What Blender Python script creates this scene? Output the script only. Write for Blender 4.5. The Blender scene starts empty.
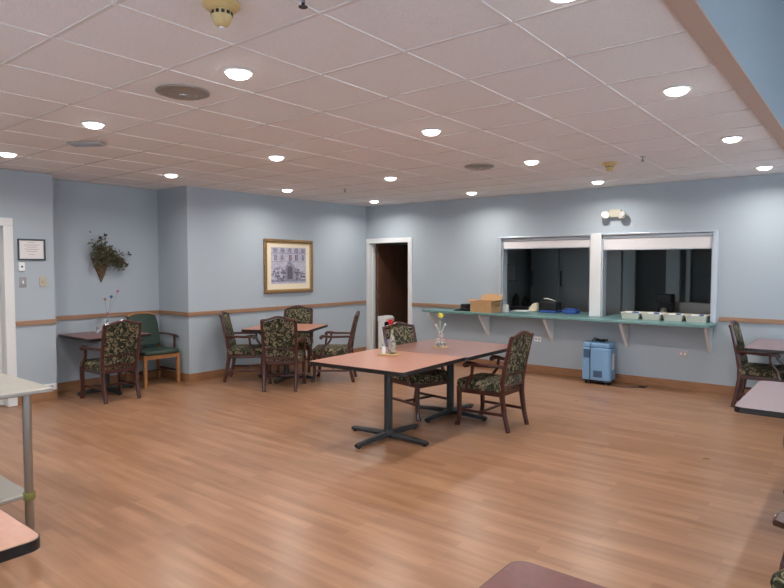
import bpy, bmesh, math, random
from mathutils import Vector, Matrix
R = math.radians
random.seed(7)
C = bpy.context.scene.collection
H = 2.725            # ceiling height
XP = -7.451          # picture wall
XA = -8.20           # alcove wall
XL = -7.787          # entrance wall
YK = 8.58            # kitchen wall
XT = -0.62           # edge of the raised ceiling
XR, YB = 1.75, -1.60 # wall with the windows, wall behind
ZT = 3.72

# ------------------------------------------------------------------ materials
def mat(name, col, rough=.5, metal=0, emit=None, es=0, spec=.5, coat=0, alpha=None, trans=0, bump=0, bscale=60, var=0, vscale=6, col2=None):
    m = bpy.data.materials.new(name); m.use_nodes = True
    nt = m.node_tree; b = nt.nodes['Principled BSDF']
    b.inputs['Base Color'].default_value = (*col, 1)
    b.inputs['Roughness'].default_value = rough
    b.inputs['Metallic'].default_value = metal
    b.inputs['Specular IOR Level'].default_value = spec
    b.inputs['Coat Weight'].default_value = coat
    b.inputs['Transmission Weight'].default_value = trans
    if emit: b.inputs['Emission Color'].default_value = (*emit, 1); b.inputs['Emission Strength'].default_value = es
    tc = nt.nodes.new('ShaderNodeTexCoord')
    if var or col2:
        n = nt.nodes.new('ShaderNodeTexNoise'); n.inputs['Scale'].default_value = vscale; n.inputs['Detail'].default_value = 4
        r = nt.nodes.new('ShaderNodeValToRGB')
        c2 = col2 or tuple(min(1, c*(1+var)) for c in col); c1 = col if col2 else tuple(c*(1-var) for c in col)
        r.color_ramp.elements[0].position = .35; r.color_ramp.elements[1].position = .65
        r.color_ramp.elements[0].color = (*c1, 1); r.color_ramp.elements[1].color = (*c2, 1)
        nt.links.new(tc.outputs['Object'], n.inputs['Vector']); nt.links.new(n.outputs['Fac'], r.inputs['Fac'])
        nt.links.new(r.outputs['Color'], b.inputs['Base Color'])
    if bump:
        n = nt.nodes.new('ShaderNodeTexNoise'); n.inputs['Scale'].default_value = bscale; n.inputs['Detail'].default_value = 3
        bp = nt.nodes.new('ShaderNodeBump'); bp.inputs['Strength'].default_value = bump; bp.inputs['Distance'].default_value = .01
        nt.links.new(tc.outputs['Object'], n.inputs['Vector']); nt.links.new(n.outputs['Fac'], bp.inputs['Height'])
        nt.links.new(bp.outputs['Normal'], b.inputs['Normal'])
    return m

def wood(name, c1, c2, rough=.35, scale=(3, 3, 40), coat=0, ns=1.0):
    m = mat(name, c1, rough, coat=coat); nt = m.node_tree; b = nt.nodes['Principled BSDF']
    tc = nt.nodes.new('ShaderNodeTexCoord'); mp = nt.nodes.new('ShaderNodeMapping'); mp.inputs['Scale'].default_value = scale
    n = nt.nodes.new('ShaderNodeTexNoise'); n.inputs['Scale'].default_value = ns; n.inputs['Detail'].default_value = 6; n.inputs['Distortion'].default_value = .4
    r = nt.nodes.new('ShaderNodeValToRGB'); r.color_ramp.elements[0].position = .3; r.color_ramp.elements[1].position = .7
    r.color_ramp.elements[0].color = (*c1, 1); r.color_ramp.elements[1].color = (*c2, 1)
    nt.links.new(tc.outputs['Object'], mp.inputs['Vector']); nt.links.new(mp.outputs['Vector'], n.inputs['Vector'])
    nt.links.new(n.outputs['Fac'], r.inputs['Fac']); nt.links.new(r.outputs['Color'], b.inputs['Base Color'])
    return m

def floor_mat():
    m = mat('laminate_floor', (.5, .3, .2), .33, spec=.45); nt = m.node_tree; b = nt.nodes['Principled BSDF']; L = nt.links.new
    g = nt.nodes.new('ShaderNodeNewGeometry')
    br = nt.nodes.new('ShaderNodeTexBrick'); br.offset = .37
    br.inputs['Scale'].default_value = 1; br.inputs['Brick Width'].default_value = .62; br.inputs['Row Height'].default_value = .075
    br.inputs['Mortar Size'].default_value = .0008; br.inputs['Mortar Smooth'].default_value = .3
    br.inputs['Color1'].default_value = (.295, .156, .087, 1); br.inputs['Color2'].default_value = (.375, .208, .121, 1)
    br.inputs['Mortar'].default_value = (.265, .140, .080, 1)
    L(g.outputs['Position'], br.inputs['Vector'])
    mp = nt.nodes.new('ShaderNodeMapping'); mp.inputs['Scale'].default_value = (1.4, 18, 1)
    n = nt.nodes.new('ShaderNodeTexNoise'); n.inputs['Scale'].default_value = 1; n.inputs['Detail'].default_value = 7; n.inputs['Distortion'].default_value = .25
    L(g.outputs['Position'], mp.inputs['Vector']); L(mp.outputs['Vector'], n.inputs['Vector'])
    r = nt.nodes.new('ShaderNodeValToRGB'); r.color_ramp.elements[0].position = .28; r.color_ramp.elements[1].position = .72
    r.color_ramp.elements[0].color = (.80, .76, .72, 1); r.color_ramp.elements[1].color = (1.13, 1.13, 1.12, 1)
    L(n.outputs['Fac'], r.inputs['Fac'])
    mx = nt.nodes.new('ShaderNodeMix'); mx.data_type = 'RGBA'; mx.blend_type = 'MULTIPLY'; mx.inputs[0].default_value = 1
    L(br.outputs['Color'], mx.inputs[6]); L(r.outputs['Color'], mx.inputs[7]); L(mx.outputs[2], b.inputs['Base Color'])
    n2 = nt.nodes.new('ShaderNodeTexNoise'); n2.inputs['Scale'].default_value = 1.3; n2.inputs['Detail'].default_value = 3
    L(g.outputs['Position'], n2.inputs['Vector'])
    mr = nt.nodes.new('ShaderNodeMapRange'); mr.inputs[3].default_value = .24; mr.inputs[4].default_value = .36
    L(n2.outputs['Fac'], mr.inputs[0]); L(mr.outputs[0], b.inputs['Roughness'])
    return m

def fabric_mat():
    m = mat('leaf_tapestry_fabric', (.1, .1, .06), .85, spec=.2); nt = m.node_tree; b = nt.nodes['Principled BSDF']; L = nt.links.new
    tc = nt.nodes.new('ShaderNodeTexCoord')
    n = nt.nodes.new('ShaderNodeTexNoise'); n.inputs['Scale'].default_value = 17; n.inputs['Detail'].default_value = 3; n.inputs['Distortion'].default_value = 1.8
    L(tc.outputs['Object'], n.inputs['Vector'])
    r = nt.nodes.new('ShaderNodeValToRGB'); e = r.color_ramp.elements; r.color_ramp.interpolation = 'EASE'
    e[0].position = .40; e[0].color = (.012, .016, .010, 1); e[1].position = .47; e[1].color = (.050, .052, .032, 1)
    for p, c in ((.52, (.025, .028, .018)), (.555, (.20, .175, .11)), (.60, (.28, .25, .16)), (.64, (.12, .045, .03)), (.70, (.05, .065, .04))):
        x = e.new(p); x.color = (*c, 1)
    L(n.outputs['Fac'], r.inputs['Fac']); L(r.outputs['Color'], b.inputs['Base Color'])
    return m

def steel_mat(name, col, rough, sc=(1, 60, 1)):
    m = mat(name, col, rough, metal=1); nt = m.node_tree; b = nt.nodes['Principled BSDF']; L = nt.links.new
    tc = nt.nodes.new('ShaderNodeTexCoord'); mp = nt.nodes.new('ShaderNodeMapping'); mp.inputs['Scale'].default_value = sc
    n = nt.nodes.new('ShaderNodeTexNoise'); n.inputs['Scale'].default_value = 3; n.inputs['Detail'].default_value = 5
    mr = nt.nodes.new('ShaderNodeMapRange'); mr.inputs[3].default_value = rough*.8; mr.inputs[4].default_value = rough*1.35
    L(tc.outputs['Object'], mp.inputs['Vector']); L(mp.outputs['Vector'], n.inputs['Vector']); L(n.outputs['Fac'], mr.inputs[0]); L(mr.outputs[0], b.inputs['Roughness'])
    return m

def wicker_mat():
    m = mat('wicker', (.12, .07, .04), .8); nt = m.node_tree; b = nt.nodes['Principled BSDF']; L = nt.links.new
    tc = nt.nodes.new('ShaderNodeTexCoord'); ck = nt.nodes.new('ShaderNodeTexChecker'); ck.inputs['Scale'].default_value = 55
    ck.inputs['Color1'].default_value = (.06, .03, .02, 1); ck.inputs['Color2'].default_value = (.26, .16, .09, 1)
    L(tc.outputs['Object'], ck.inputs['Vector']); L(ck.outputs['Color'], b.inputs['Base Color'])
    return m

M = dict(
 wall=mat('blue_grey_paint', (.400, .465, .515), .62, spec=.3, bump=.05, bscale=180),
 ceiling=mat('ceiling_tile', (.80, .80, .81), .9, spec=.1, bump=.25, bscale=120, var=.03, vscale=90),
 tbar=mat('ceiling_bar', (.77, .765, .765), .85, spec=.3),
 tbar_d=mat('ceiling_bar_painted_shade', (.66, .645, .64), .7, spec=.2),  # same bars running crosswise, their shade put into a darker colour
 floor=floor_mat(),
 rail=wood('oak_rail', (.28, .16, .095), (.36, .21, .125), .4, (6, 6, 60)),
 base=wood('oak_baseboard', (.27, .13, .06), (.36, .18, .09), .4, (6, 6, 60)),
 white=mat('white_paint', (.72, .74, .74), .45),
 trim=mat('brown_edge_trim', (.52, .39, .32), .6),
 mahog=wood('mahogany', (.036, .010, .008), (.078, .021, .015), .28, (10, 10, 50), coat=.25),
 oak=wood('honey_oak', (.34, .15, .055), (.46, .22, .085), .4, (10, 10, 50)),
 fabric=fabric_mat(),
 green=mat('green_vinyl', (.030, .058, .042), .5, var=.12, vscale=12),
 lam_o=mat('orange_laminate', (.42, .185, .118), .30, var=.05, vscale=40, spec=.55),
 lam_p=mat('rosewood_laminate', (.235, .115, .095), .28, var=.07, vscale=40, spec=.55),
 lam_m=mat('maroon_laminate', (.165, .060, .058), .30, var=.08, vscale=40),
 lam_l=mat('lilac_laminate', (.27, .19, .205), .32, var=.05, vscale=40),
 edge=mat('black_vinyl_edge', (.012, .012, .013), .35),
 iron=mat('dark_cast_iron', (.022, .026, .030), .45, bump=.1, bscale=200),
 teal=mat('teal_laminate', (.150, .290, .290), .35, var=.08, vscale=30),
 door=wood('brown_door_veneer', (.115, .052, .032), (.16, .075, .046), .4, (7, 7, .6)),
 dark=mat('black_plastic', (.012, .012, .014), .4),
 brass=mat('hinge_metal', (.25, .2, .12), .35, metal=1),
 steel=steel_mat('brushed_steel', (.40, .39, .36), .46),
 steeld=steel_mat('fridge_steel', (.40, .43, .43), .45, (60, 1, 1)),
 alu=mat('aluminium_rail', (.52, .57, .62), .4, metal=.4),
 shutter=mat('white_shutter', (.74, .72, .72), .5),
 lens=mat('lamp_lens', (1, 1, 1), .4, emit=(1, .96, .92), es=9),
 ring=mat('lamp_ring', (.8, .8, .79), .5),
 yellowed=mat('yellowed_plastic', (.58, .44, .20), .5),
 pale=mat('ivory_plastic', (.45, .42, .34), .5),
 greyp=mat('grey_plastic', (.32, .32, .35), .5),
 whitep=mat('white_plastic', (.78, .80, .80), .4),
 grille=mat('grey_metal_grille', (.36, .35, .34), .4, metal=.5, bump=.4, bscale=150),
 grille2=mat('pale_metal_grille', (.50, .50, .50), .5, metal=.3),
 blue=mat('blue_plastic', (.20, .37, .58), .42),
 blued=mat('slate_blue_grille', (.06, .12, .21), .6),
 box=mat('brown_cardboard', (.46, .27, .13), .85, var=.05, vscale=20),
 gold=mat('antique_gold_frame', (.30, .19, .09), .4, metal=.5, var=.2, vscale=30),
 goldlip=mat('gold_fillet', (.60, .42, .16), .35, metal=.6),
 matb=mat('cream_mat_board', (.80, .72, .55), .8),
 pbase=mat('print_paper', (.40, .40, .50), .7, col2=(.54, .53, .62), vscale=26),
 pdark=mat('print_dark', (.06, .06, .09), .7, col2=(.16, .16, .20), vscale=70),
 pmid=mat('print_mid', (.12, .12, .19), .7, col2=(.40, .39, .48), vscale=60),
 pink=mat('print_pink', (.42, .30, .36), .7),
 paper=mat('white_paper', (.82, .82, .80), .8),
 cert=mat('certificate_paper', (.74, .73, .74), .7),
 blackf=mat('dark_frame', (.03, .045, .05), .35),
 wicker=wicker_mat(),
 leaf=mat('dusty_green_leaf', (.045, .050, .026), .7, col2=(.17, .16, .09), vscale=20),
 dleaf=mat('dark_leaf', (.02, .02, .03), .6),
 stem=mat('brown_stem', (.08, .05, .03), .8),
 burg=mat('dusty_red_flower', (.20, .06, .06), .7),
 cream=mat('cream_flower', (.42, .38, .24), .8),
 red=mat('red_petal', (.62, .02, .03), .6),
 yellow=mat('yellow_petal', (.85, .78, .14), .6),
 pinkf=mat('pink_petal', (.62, .26, .32), .6),
 bluef=mat('blue_petal', (.06, .20, .42), .6),
 purple=mat('purple_ribbon', (.20, .16, .36), .5),
 gstem=mat('green_stem', (.10, .22, .06), .6),
 glass=mat('clear_glass', (.93, .95, .95), .05, trans=.85, spec=.6),
 cglass=mat('patterned_glass', (.60, .55, .36), .25, trans=.2, col2=(.14, .14, .20), vscale=45),
 tan=wood('bamboo_tray', (.48, .32, .15), (.58, .40, .2), .5, (30, 6, 6)),
 pan=mat('cream_enamel_pan', (.72, .69, .60), .4),
 bluec=mat('blue_cloth', (.03, .09, .34), .7),
 wglass=mat('window_glass', (.9, .95, 1), .02, trans=1, spec=.5),
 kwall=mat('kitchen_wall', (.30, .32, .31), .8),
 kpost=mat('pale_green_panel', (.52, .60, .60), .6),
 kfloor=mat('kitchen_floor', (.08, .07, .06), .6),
 pinkplate=mat('dull_pink_plate', (.50, .44, .44), .5),
 olive=mat('olive_clamp', (.20, .19, .05), .6),
)

# ------------------------------------------------------------------ geometry helpers
def new(): return bmesh.new()
def box(bm, x0, x1, y0, y1, z0, z1, mi=0, M4=None):
    v = [bm.verts.new((x, y, z)) for z in (z0, z1) for x, y in ((x0, y0), (x1, y0), (x1, y1), (x0, y1))]
    if M4 is not None:
        for k in v: k.co = M4 @ k.co
    for f in ((3, 2, 1, 0), (4, 5, 6, 7), (0, 1, 5, 4), (1, 2, 6, 5), (2, 3, 7, 6), (3, 0, 4, 7)):
        bm.faces.new([v[i] for i in f]).material_index = mi
    return bm
def prism(bm, pts, z0, z1, axis='z', mi=0, M4=None):
    """extrude a 2-D outline; axis z: (x,y) outline, axis y: (x,z), axis x: (y,z)"""
    def P(a, b, c):
        p = Vector((a, b, c)) if axis == 'z' else Vector((a, c, b)) if axis == 'y' else Vector((c, a, b))
        return M4 @ p if M4 is not None else p
    lo = [bm.verts.new(P(a, b, z0)) for a, b in pts]; hi = [bm.verts.new(P(a, b, z1)) for a, b in pts]
    n = len(pts)
    fs = [bm.faces.new(lo[::-1]), bm.faces.new(hi)] + [bm.faces.new((lo[i], lo[(i+1) % n], hi[(i+1) % n], hi[i])) for i in range(n)]
    for f in fs: f.material_index = mi
    return bm
def rrect(cx, cy, hx, hy, r, n=5):
    out = []
    for sx, sy, a in ((1, 1, 0), (-1, 1, 90), (-1, -1, 180), (1, -1, 270)):
        for k in range(n+1):
            t = R(a+90*k/n); out.append((cx+sx*(hx-r)+r*math.cos(t), cy+sy*(hy-r)+r*math.sin(t)))
    return out
def sweep(bm, pts, secs, ref=(0, 0, 1), round_=.3, mi=0):
    """rounded-rectangle section (w along side, h along normal) swept along points"""
    pts = [Vector(p) for p in pts]; n = len(pts)
    if isinstance(secs, tuple): secs = [secs]*n
    rings = []
    for i, p in enumerate(pts):
        d = (pts[min(i+1, n-1)]-pts[max(i-1, 0)]).normalized()
        s = d.cross(Vector(ref)).normalized(); u = s.cross(d).normalized()
        w, h = secs[i][0]/2, secs[i][1]/2; c = min(w, h)*2*round_
        ring = []
        for a, b in ((w, h-c), (w-c, h), (-w+c, h), (-w, h-c), (-w, -h+c), (-w+c, -h), (w-c, -h), (w, -h+c)):
            ring.append(bm.verts.new(p+s*a+u*b))
        rings.append(ring)
    fs = [bm.faces.new(rings[0]), bm.faces.new(rings[-1][::-1])]
    for a, b in zip(rings, rings[1:]):
        for k in range(8): fs.append(bm.faces.new((a[k], b[k], b[(k+1) % 8], a[(k+1) % 8])))
    for f in fs: f.material_index = mi
    return bm
def tube(bm, pts, r, n=8, mi=0):
    pts = [Vector(p) for p in pts]; m = len(pts); rs = r if isinstance(r, (list, tuple)) else [r]*m; rings = []
    prev = None
    for i, p in enumerate(pts):
        d = (pts[min(i+1, m-1)]-pts[max(i-1, 0)]).normalized()
        ref = prev if prev is not None else (Vector((1, 0, 0)) if abs(d.x) < .8 else Vector((0, 1, 0)))
        s = (ref-d*ref.dot(d)).normalized(); prev = s; u = d.cross(s)
        rings.append([bm.verts.new(p+(s*math.cos(2*math.pi*k/n)+u*math.sin(2*math.pi*k/n))*rs[i]) for k in range(n)])
    fs = [bm.faces.new(rings[0][::-1]), bm.faces.new(rings[-1])]
    for a, b in zip(rings, rings[1:]):
        for k in range(n): fs.append(bm.faces.new((a[k], a[(k+1) % n], b[(k+1) % n], b[k])))
    for f in fs: f.material_index = mi
    return bm
def lathe(bm, prof, o=(0, 0, 0), n=24, mi=0, M4=None):
    o = Vector(o); rings = []
    for r, z in prof:
        ring = []
        for k in range(n):
            p = Vector((r*math.cos(2*math.pi*k/n), r*math.sin(2*math.pi*k/n), z))
            ring.append(bm.verts.new((M4 @ p if M4 is not None else p)+o))
        rings.append(ring)
    fs = [bm.faces.new(rings[0][::-1]), bm.faces.new(rings[-1])]
    for a, b in zip(rings, rings[1:]):
        for k in range(n): fs.append(bm.faces.new((a[k], a[(k+1) % n], b[(k+1) % n], b[k])))
    for f in fs: f.material_index = mi
    return bm
def ball(bm, c, r, sc=(1, 1, 1), n=8, mi=0):
    g = bmesh.ops.create_uvsphere(bm, u_segments=n, v_segments=max(4, n-2), radius=r)
    for v in g['verts']: v.co = Vector((v.co.x*sc[0], v.co.y*sc[1], v.co.z*sc[2]))+Vector(c)
    for v in g['verts']:
        for f in v.link_faces: f.material_index = mi
    return bm
def leafq(bm, c, d, L, w, nrm=(0, 0, 1), mi=0):
    """a small folded leaf with two lobes"""
    c = Vector(c); d = Vector(d).normalized(); s = d.cross(Vector(nrm))
    s = s.normalized() if s.length > 1e-4 else Vector((1, 0, 0)); u = s.cross(d)
    a = bm.verts.new(c); t = bm.verts.new(c+d*L); m1 = bm.verts.new(c+d*L*.45+s*w/2+u*w*.2); m2 = bm.verts.new(c+d*L*.45-s*w/2+u*w*.2); mm = bm.verts.new(c+d*L*.5)
    for f in ((a, m1, mm), (m1, t, mm), (a, mm, m2), (mm, t, m2)): bm.faces.new(f).material_index = mi
def obj(name, bm, ms, parent=None, bevel=0, seg=2, smooth=True, solid=0, sub=0):
    me = bpy.data.meshes.new(name)
    bmesh.ops.recalc_face_normals(bm, faces=bm.faces); bm.to_mesh(me); bm.free()
    for k in (ms if isinstance(ms, list) else [ms]): me.materials.append(M[k])
    o = bpy.data.objects.new(name, me); C.objects.link(o)
    if parent: o.parent = parent
    if solid: s = o.modifiers.new('s', 'SOLIDIFY'); s.thickness = solid
    if bevel:
        b = o.modifiers.new('b', 'BEVEL'); b.width = bevel; b.segments = seg; b.limit_method = 'ANGLE'; b.angle_limit = R(40)
    if sub: s = o.modifiers.new('u', 'SUBSURF'); s.levels = sub; s.render_levels = sub
    if smooth:
        me.polygons.foreach_set('use_smooth', [True]*len(me.polygons))
        try: me.set_sharp_from_angle(angle=R(42))
        except Exception: pass
    return o
def tag(o, label, cat, group=None):
    o['label'] = label; o['category'] = cat
    if group: o['group'] = group
    return o
def thing(name, label, cat, loc=(0, 0, 0), rz=0, group=None):
    o = bpy.data.objects.new(name, None); C.objects.link(o); o.location = loc; o.rotation_euler = (0, 0, rz)
    o.empty_display_size = .1
    return tag(o, label, cat, group)
def struct(name, bm, ms, bevel=0, smooth=False, parent=None):
    o = obj(name, bm, ms, parent, bevel=bevel, smooth=smooth)
    if parent is None: o['kind'] = 'structure'
    return o
def dup(root, loc, rz, label, group=None):
    def cp(o, par):
        c = o.copy(); C.objects.link(c)
        if par: c.parent = par
        for ch in o.children: cp(ch, c)
        return c
    r = cp(root, None); r.location = loc; r.rotation_euler = (0, 0, rz); r['label'] = label
    if group: r['group'] = group
    return r

# ------------------------------------------------------------------ room shell
def wall_box(name, boxes, m='wall'):
    bm = new()
    for b in boxes: box(bm, *b)
    return struct(name, bm, m)
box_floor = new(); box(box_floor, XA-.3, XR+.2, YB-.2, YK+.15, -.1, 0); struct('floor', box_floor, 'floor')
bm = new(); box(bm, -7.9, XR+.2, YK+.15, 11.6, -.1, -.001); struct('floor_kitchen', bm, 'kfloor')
# picture wall, alcove, entrance wall
wall_box('wall_left', [(XP-.15, XP, 4.97, YK, 0, H)])
wall_box('wall_pillar', [(XA, XP, 4.825, 4.97, 0, H)])
wall_box('wall_alcove', [(XA-.15, XA, 3.07, 4.97, 0, H)])
DY0, DY1 = 1.80, 2.68   # doorway in the entrance wall
wall_box('wall_entrance', [(XL-.15, XL, YB, DY0, 0, H), (XL-.15, XL, DY1, 3.215, 0, H), (XL-.15, XL, DY0, DY1, 2.09, H), (XA-.15, XL-.15, 3.07, 3.215, 0, H)])
# kitchen wall with doorway and two serving openings
kx = [(XP-.15, -7.365), (-6.45, -4.62), (-3.20, -3.045), (-1.625, XR+.15)]
WB, WT = .86, 2.055
bx = [(a, b, YK, YK+.15, 0, H) for a, b in kx[:3]]+[(-1.625, XT, YK, YK+.15, 0, H), (XT, XR+.15, YK, YK+.15, 0, ZT)]
bx += [(-7.365, -6.45, YK, YK+.15, 2.05, H), (-4.62, -3.20, YK, YK+.15, 0, WB), (-4.62, -3.20, YK, YK+.15, WT, H),
       (-3.045, -1.625, YK, YK+.15, 0, WB), (-3.045, -1.625, YK, YK+.15, WT, H)]
wall_box('wall_back', bx)
# wall with the windows (out of frame, right) and the wall behind the camera
wy = [(.2, 2.2), (3.0, 5.0), (5.9, 8.2)]
bx = [(XR, XR+.15, YB, YK, 0, .50), (XR, XR+.15, YB, YK, 2.62, ZT)]
ys = [YB]+[v for p in wy for v in p]+[YK]
bx += [(XR, XR+.15, ys[i], ys[i+1], .50, 2.62) for i in range(0, len(ys), 2)]
wall_box('wall_right', bx)
wx = [(-4.2, -2.0), (-1.2, 1.0)]
bx = [(XA-.3, XR+.15, YB-.15, YB, 0, .50), (XA-.3, XR+.15, YB-.15, YB, 2.62, ZT)]
xs = [XA-.3]+[v for p in wx for v in p]+[XR+.15]
bx += [(xs[i], xs[i+1], YB-.15, YB, .50, 2.62) for i in range(0, len(xs), 2)]
wall_box('wall_front', bx)
wn = 1
def pane(n, a, b, horiz):
    bm = new()
    if horiz: box(bm, a, b, YB-.09, YB-.08, .50, 2.62)
    else: box(bm, XR+.08, XR+.09, a, b, .50, 2.62)
    w = struct('window_%d' % n, bm, 'wglass')
    bm = new(); t = .05
    for s in ((0, 0), (1, 0), (0, 1), (.5, 0)):
        pass
    def fr(u0, u1, z0, z1):
        if horiz: box(bm, u0, u1, YB-.12, YB-.04, z0, z1)
        else: box(bm, XR+.04, XR+.12, u0, u1, z0, z1)
    fr(a, a+t, .50, 2.62); fr(b-t, b, .50, 2.62); fr(a+t, b-t, .50, .50+t); fr(a+t, b-t, 2.62-t, 2.62); fr((a+b)/2-t/2, (a+b)/2+t/2, .50+t, 2.62-t)
    struct('window_frame', bm, 'white', parent=w)
for a, b in wy: pane(wn, a, b, False); wn += 1
for a, b in wx: pane(wn, a, b, True); wn += 1
# ceiling: tiles with lay-in bars
bm = new(); box(bm, XA-.3, XT-.02, YB-.15, YK+.15, H+.004, H+.10); struct('ceiling', bm, 'ceiling')
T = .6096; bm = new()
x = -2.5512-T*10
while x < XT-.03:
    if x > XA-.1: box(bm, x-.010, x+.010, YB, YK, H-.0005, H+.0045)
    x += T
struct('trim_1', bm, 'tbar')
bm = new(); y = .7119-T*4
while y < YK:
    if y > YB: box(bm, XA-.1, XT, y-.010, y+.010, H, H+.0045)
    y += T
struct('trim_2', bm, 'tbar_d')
bm = new(); box(bm, XT-.095, XT+.002, YB, YK, H-.012, H+.0035); struct('trim_3', bm, 'trim')
bm = new(); box(bm, XT-.02, XT, YB, YK, H+.0036, ZT); struct('wall_soffit', bm, 'wall')
bm = new(); box(bm, XT-.1, XR+.15, YB-.15, YK+.15, ZT, ZT+.1); struct('ceiling_raised', bm, 'wall')
# chair rail and baseboards
def strip(name, z0, z1, d, m, segs):
    for nm, s in segs:
        bm = new()
        for (ax, v, a, b, sgn) in s:
            if ax == 'x': box(bm, min(v, v+sgn*d), max(v, v+sgn*d), a, b, z0, z1)
            else: box(bm, a, b, min(v, v+sgn*d), max(v, v+sgn*d), z0, z1)
        struct(name+nm, bm, m, bevel=.004)
strip('trim_rail_', .925, .982, .02, 'rail', [
 ('left', [('x', XP, 4.825, YK-.0, 1)]), ('alcove', [('x', XA, 3.235, 4.805, 1)]), ('pillar', [('y', 4.825, XA+.02, XP+.02, -1)]),
 ('entrance', [('x', XL, 2.775, 3.215, 1)]), ('back', [('y', YK, -6.375, -4.67, -1)]), ('back_right', [('y', YK, -1.545, XR, -1)])])
strip('baseboard_', 0, .118, .016, 'base', [
 ('left', [('x', XP, 4.825, YK, 1)]), ('alcove', [('x', XA, 3.215, 4.809, 1)]), ('pillar', [('y', 4.825, XA+.016, XP+.016, -1)]),
 ('entrance', [('x', XL, 2.775, 3.215, 1)]), ('back', [('y', YK, -6.375, XR, -1)])])
# doorway frames
bm = new()
box(bm, -7.435, -7.355, YK-.02, YK+.16, 0, 2.042); box(bm, -6.462, -6.375, YK-.02, YK+.16, 0, 2.042); box(bm, -7.435, -6.375, YK-.02, YK+.16, 2.042, 2.125)
box(bm, -7.355, -7.338, YK+.06, YK+.09, 0, 2.042)
struct('trim_door_back', bm, 'white', bevel=.006)
bm = new()
box(bm, XL-.16, XL+.02, DY1-.012, DY1+.09, 0, 2.08); box(bm, XL-.16, XL+.02, DY0-.09, DY0+.012, 0, 2.08); box(bm, XL-.16, XL+.02, DY0-.09, DY1+.09, 2.08, 2.17)
struct('trim_door_entrance', bm, 'white', bevel=.006)
# door leaf swung open into the room behind
bm = new(); box(bm, -7.345, -7.302, YK+.165, YK+1.10, .01, 2.04)
d = struct('door_1', bm, 'door', bevel=.003)
bm = new()
for z in (.25, 1.02, 1.78): lathe(bm, [(.009, z), (.009, z+.09)], (-7.298, YK+.172, 0), 8)
obj('hinge', bm, 'brass', d)
# entrance door: pale leaf with a dark glass panel
bm = new(); dx = XL-.10
box(bm, dx-.045, dx, DY1-.30, DY1-.016, .01, 2.075); box(bm, dx-.045, dx, DY0+.016, DY0+.12, .01, 2.075)
box(bm, dx-.045, dx, DY0+.12, DY1-.30, 1.96, 2.075); box(bm, dx-.045, dx, DY0+.12, DY1-.30, .01, .25)
d2 = struct('door_2', bm, 'white', bevel=.004)
bm = new(); box(bm, dx-.03, dx-.015, DY0+.12, DY1-.30, .25, 1.96); g = obj('glass_panel', bm, 'dark', d2); g['label'] = 'dark glass panel'
bm = new(); box(bm, dx, dx+.05, DY0+.3, DY1-.08, 2.0, 2.045); obj('door_closer', bm, 'greyp', d2, bevel=.004)
bm = new(); box(bm, XL-.30, XL-.22, DY0-.3, DY1+.3, 0, H); struct('wall_sky_blocker', bm, 'kwall')  # added panel close behind the leaf, blocks sky through the door gap
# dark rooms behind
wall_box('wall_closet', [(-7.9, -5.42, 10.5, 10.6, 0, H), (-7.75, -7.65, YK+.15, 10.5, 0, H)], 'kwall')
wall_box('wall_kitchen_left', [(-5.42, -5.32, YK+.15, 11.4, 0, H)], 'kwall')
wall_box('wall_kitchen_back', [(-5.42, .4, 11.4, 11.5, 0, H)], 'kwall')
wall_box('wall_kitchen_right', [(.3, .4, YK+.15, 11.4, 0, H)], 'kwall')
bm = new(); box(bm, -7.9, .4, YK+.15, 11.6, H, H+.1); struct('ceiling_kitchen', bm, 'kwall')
# serving opening frames
for i, (a, b) in enumerate(((-4.62, -3.20), (-3.045, -1.625))):
    bm = new(); t = .045
    lo = a-(t if i == 0 else 0); hi = b+(t+.01 if i == 1 else 0)
    if i == 0: box(bm, a-t, a, YK-.03, YK+.16, WB+.045, WT)
    if i == 1: box(bm, b, hi, YK-.03, YK+.16, WB+.045, WT)
    box(bm, lo, hi, YK-.032, YK+.02, WT, WT+.022)
    struct('trim_opening_%d' % (i+1), bm, 'alu', bevel=.004)
bm = new(); box(bm, -3.20, -3.045, YK-.032, YK+.17, WB+.045, WT+.03); struct('trim_mullion', bm, 'white', bevel=.006)
G = 'rolling shutters above the serving openings'
for i, (a, b) in enumerate(((-4.62, -3.20), (-3.045, -1.625))):
    t = thing('roller_shutter', ['white roller shutter rolled up above left serving opening', 'white roller shutter rolled up above right serving opening'][i], 'shutter', (0, 0, 0), 0, G)
    bm = new(); box(bm, a+.004, b-.004, YK+.005, YK+.14, WT-.048, WT-.002); obj('housing', bm, 'alu', t, bevel=.008)
    bm = new()
    box(bm, a+.02, b-.02, YK+.02, YK+.045, 1.90-.045*i, WT-.05)
    obj('slats', bm, 'shutter', t, bevel=.005)
    bm = new(); box(bm, a+.02, b-.02, YK+.015, YK+.06, 1.888-.045*i, 1.899-.045*i); obj('bottom_bar', bm, 'alu', t, bevel=.003)
    bm = new(); box(bm, a+.001, a+.02, YK+.002, YK+.14, WB+.045, WT-.05); obj('guide_rail', bm, 'alu', t); bm = new(); box(bm, b-.02, b-.001, YK+.002, YK+.14, WB+.045, WT-.05); obj('guide_rail', bm, 'alu', t)

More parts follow.
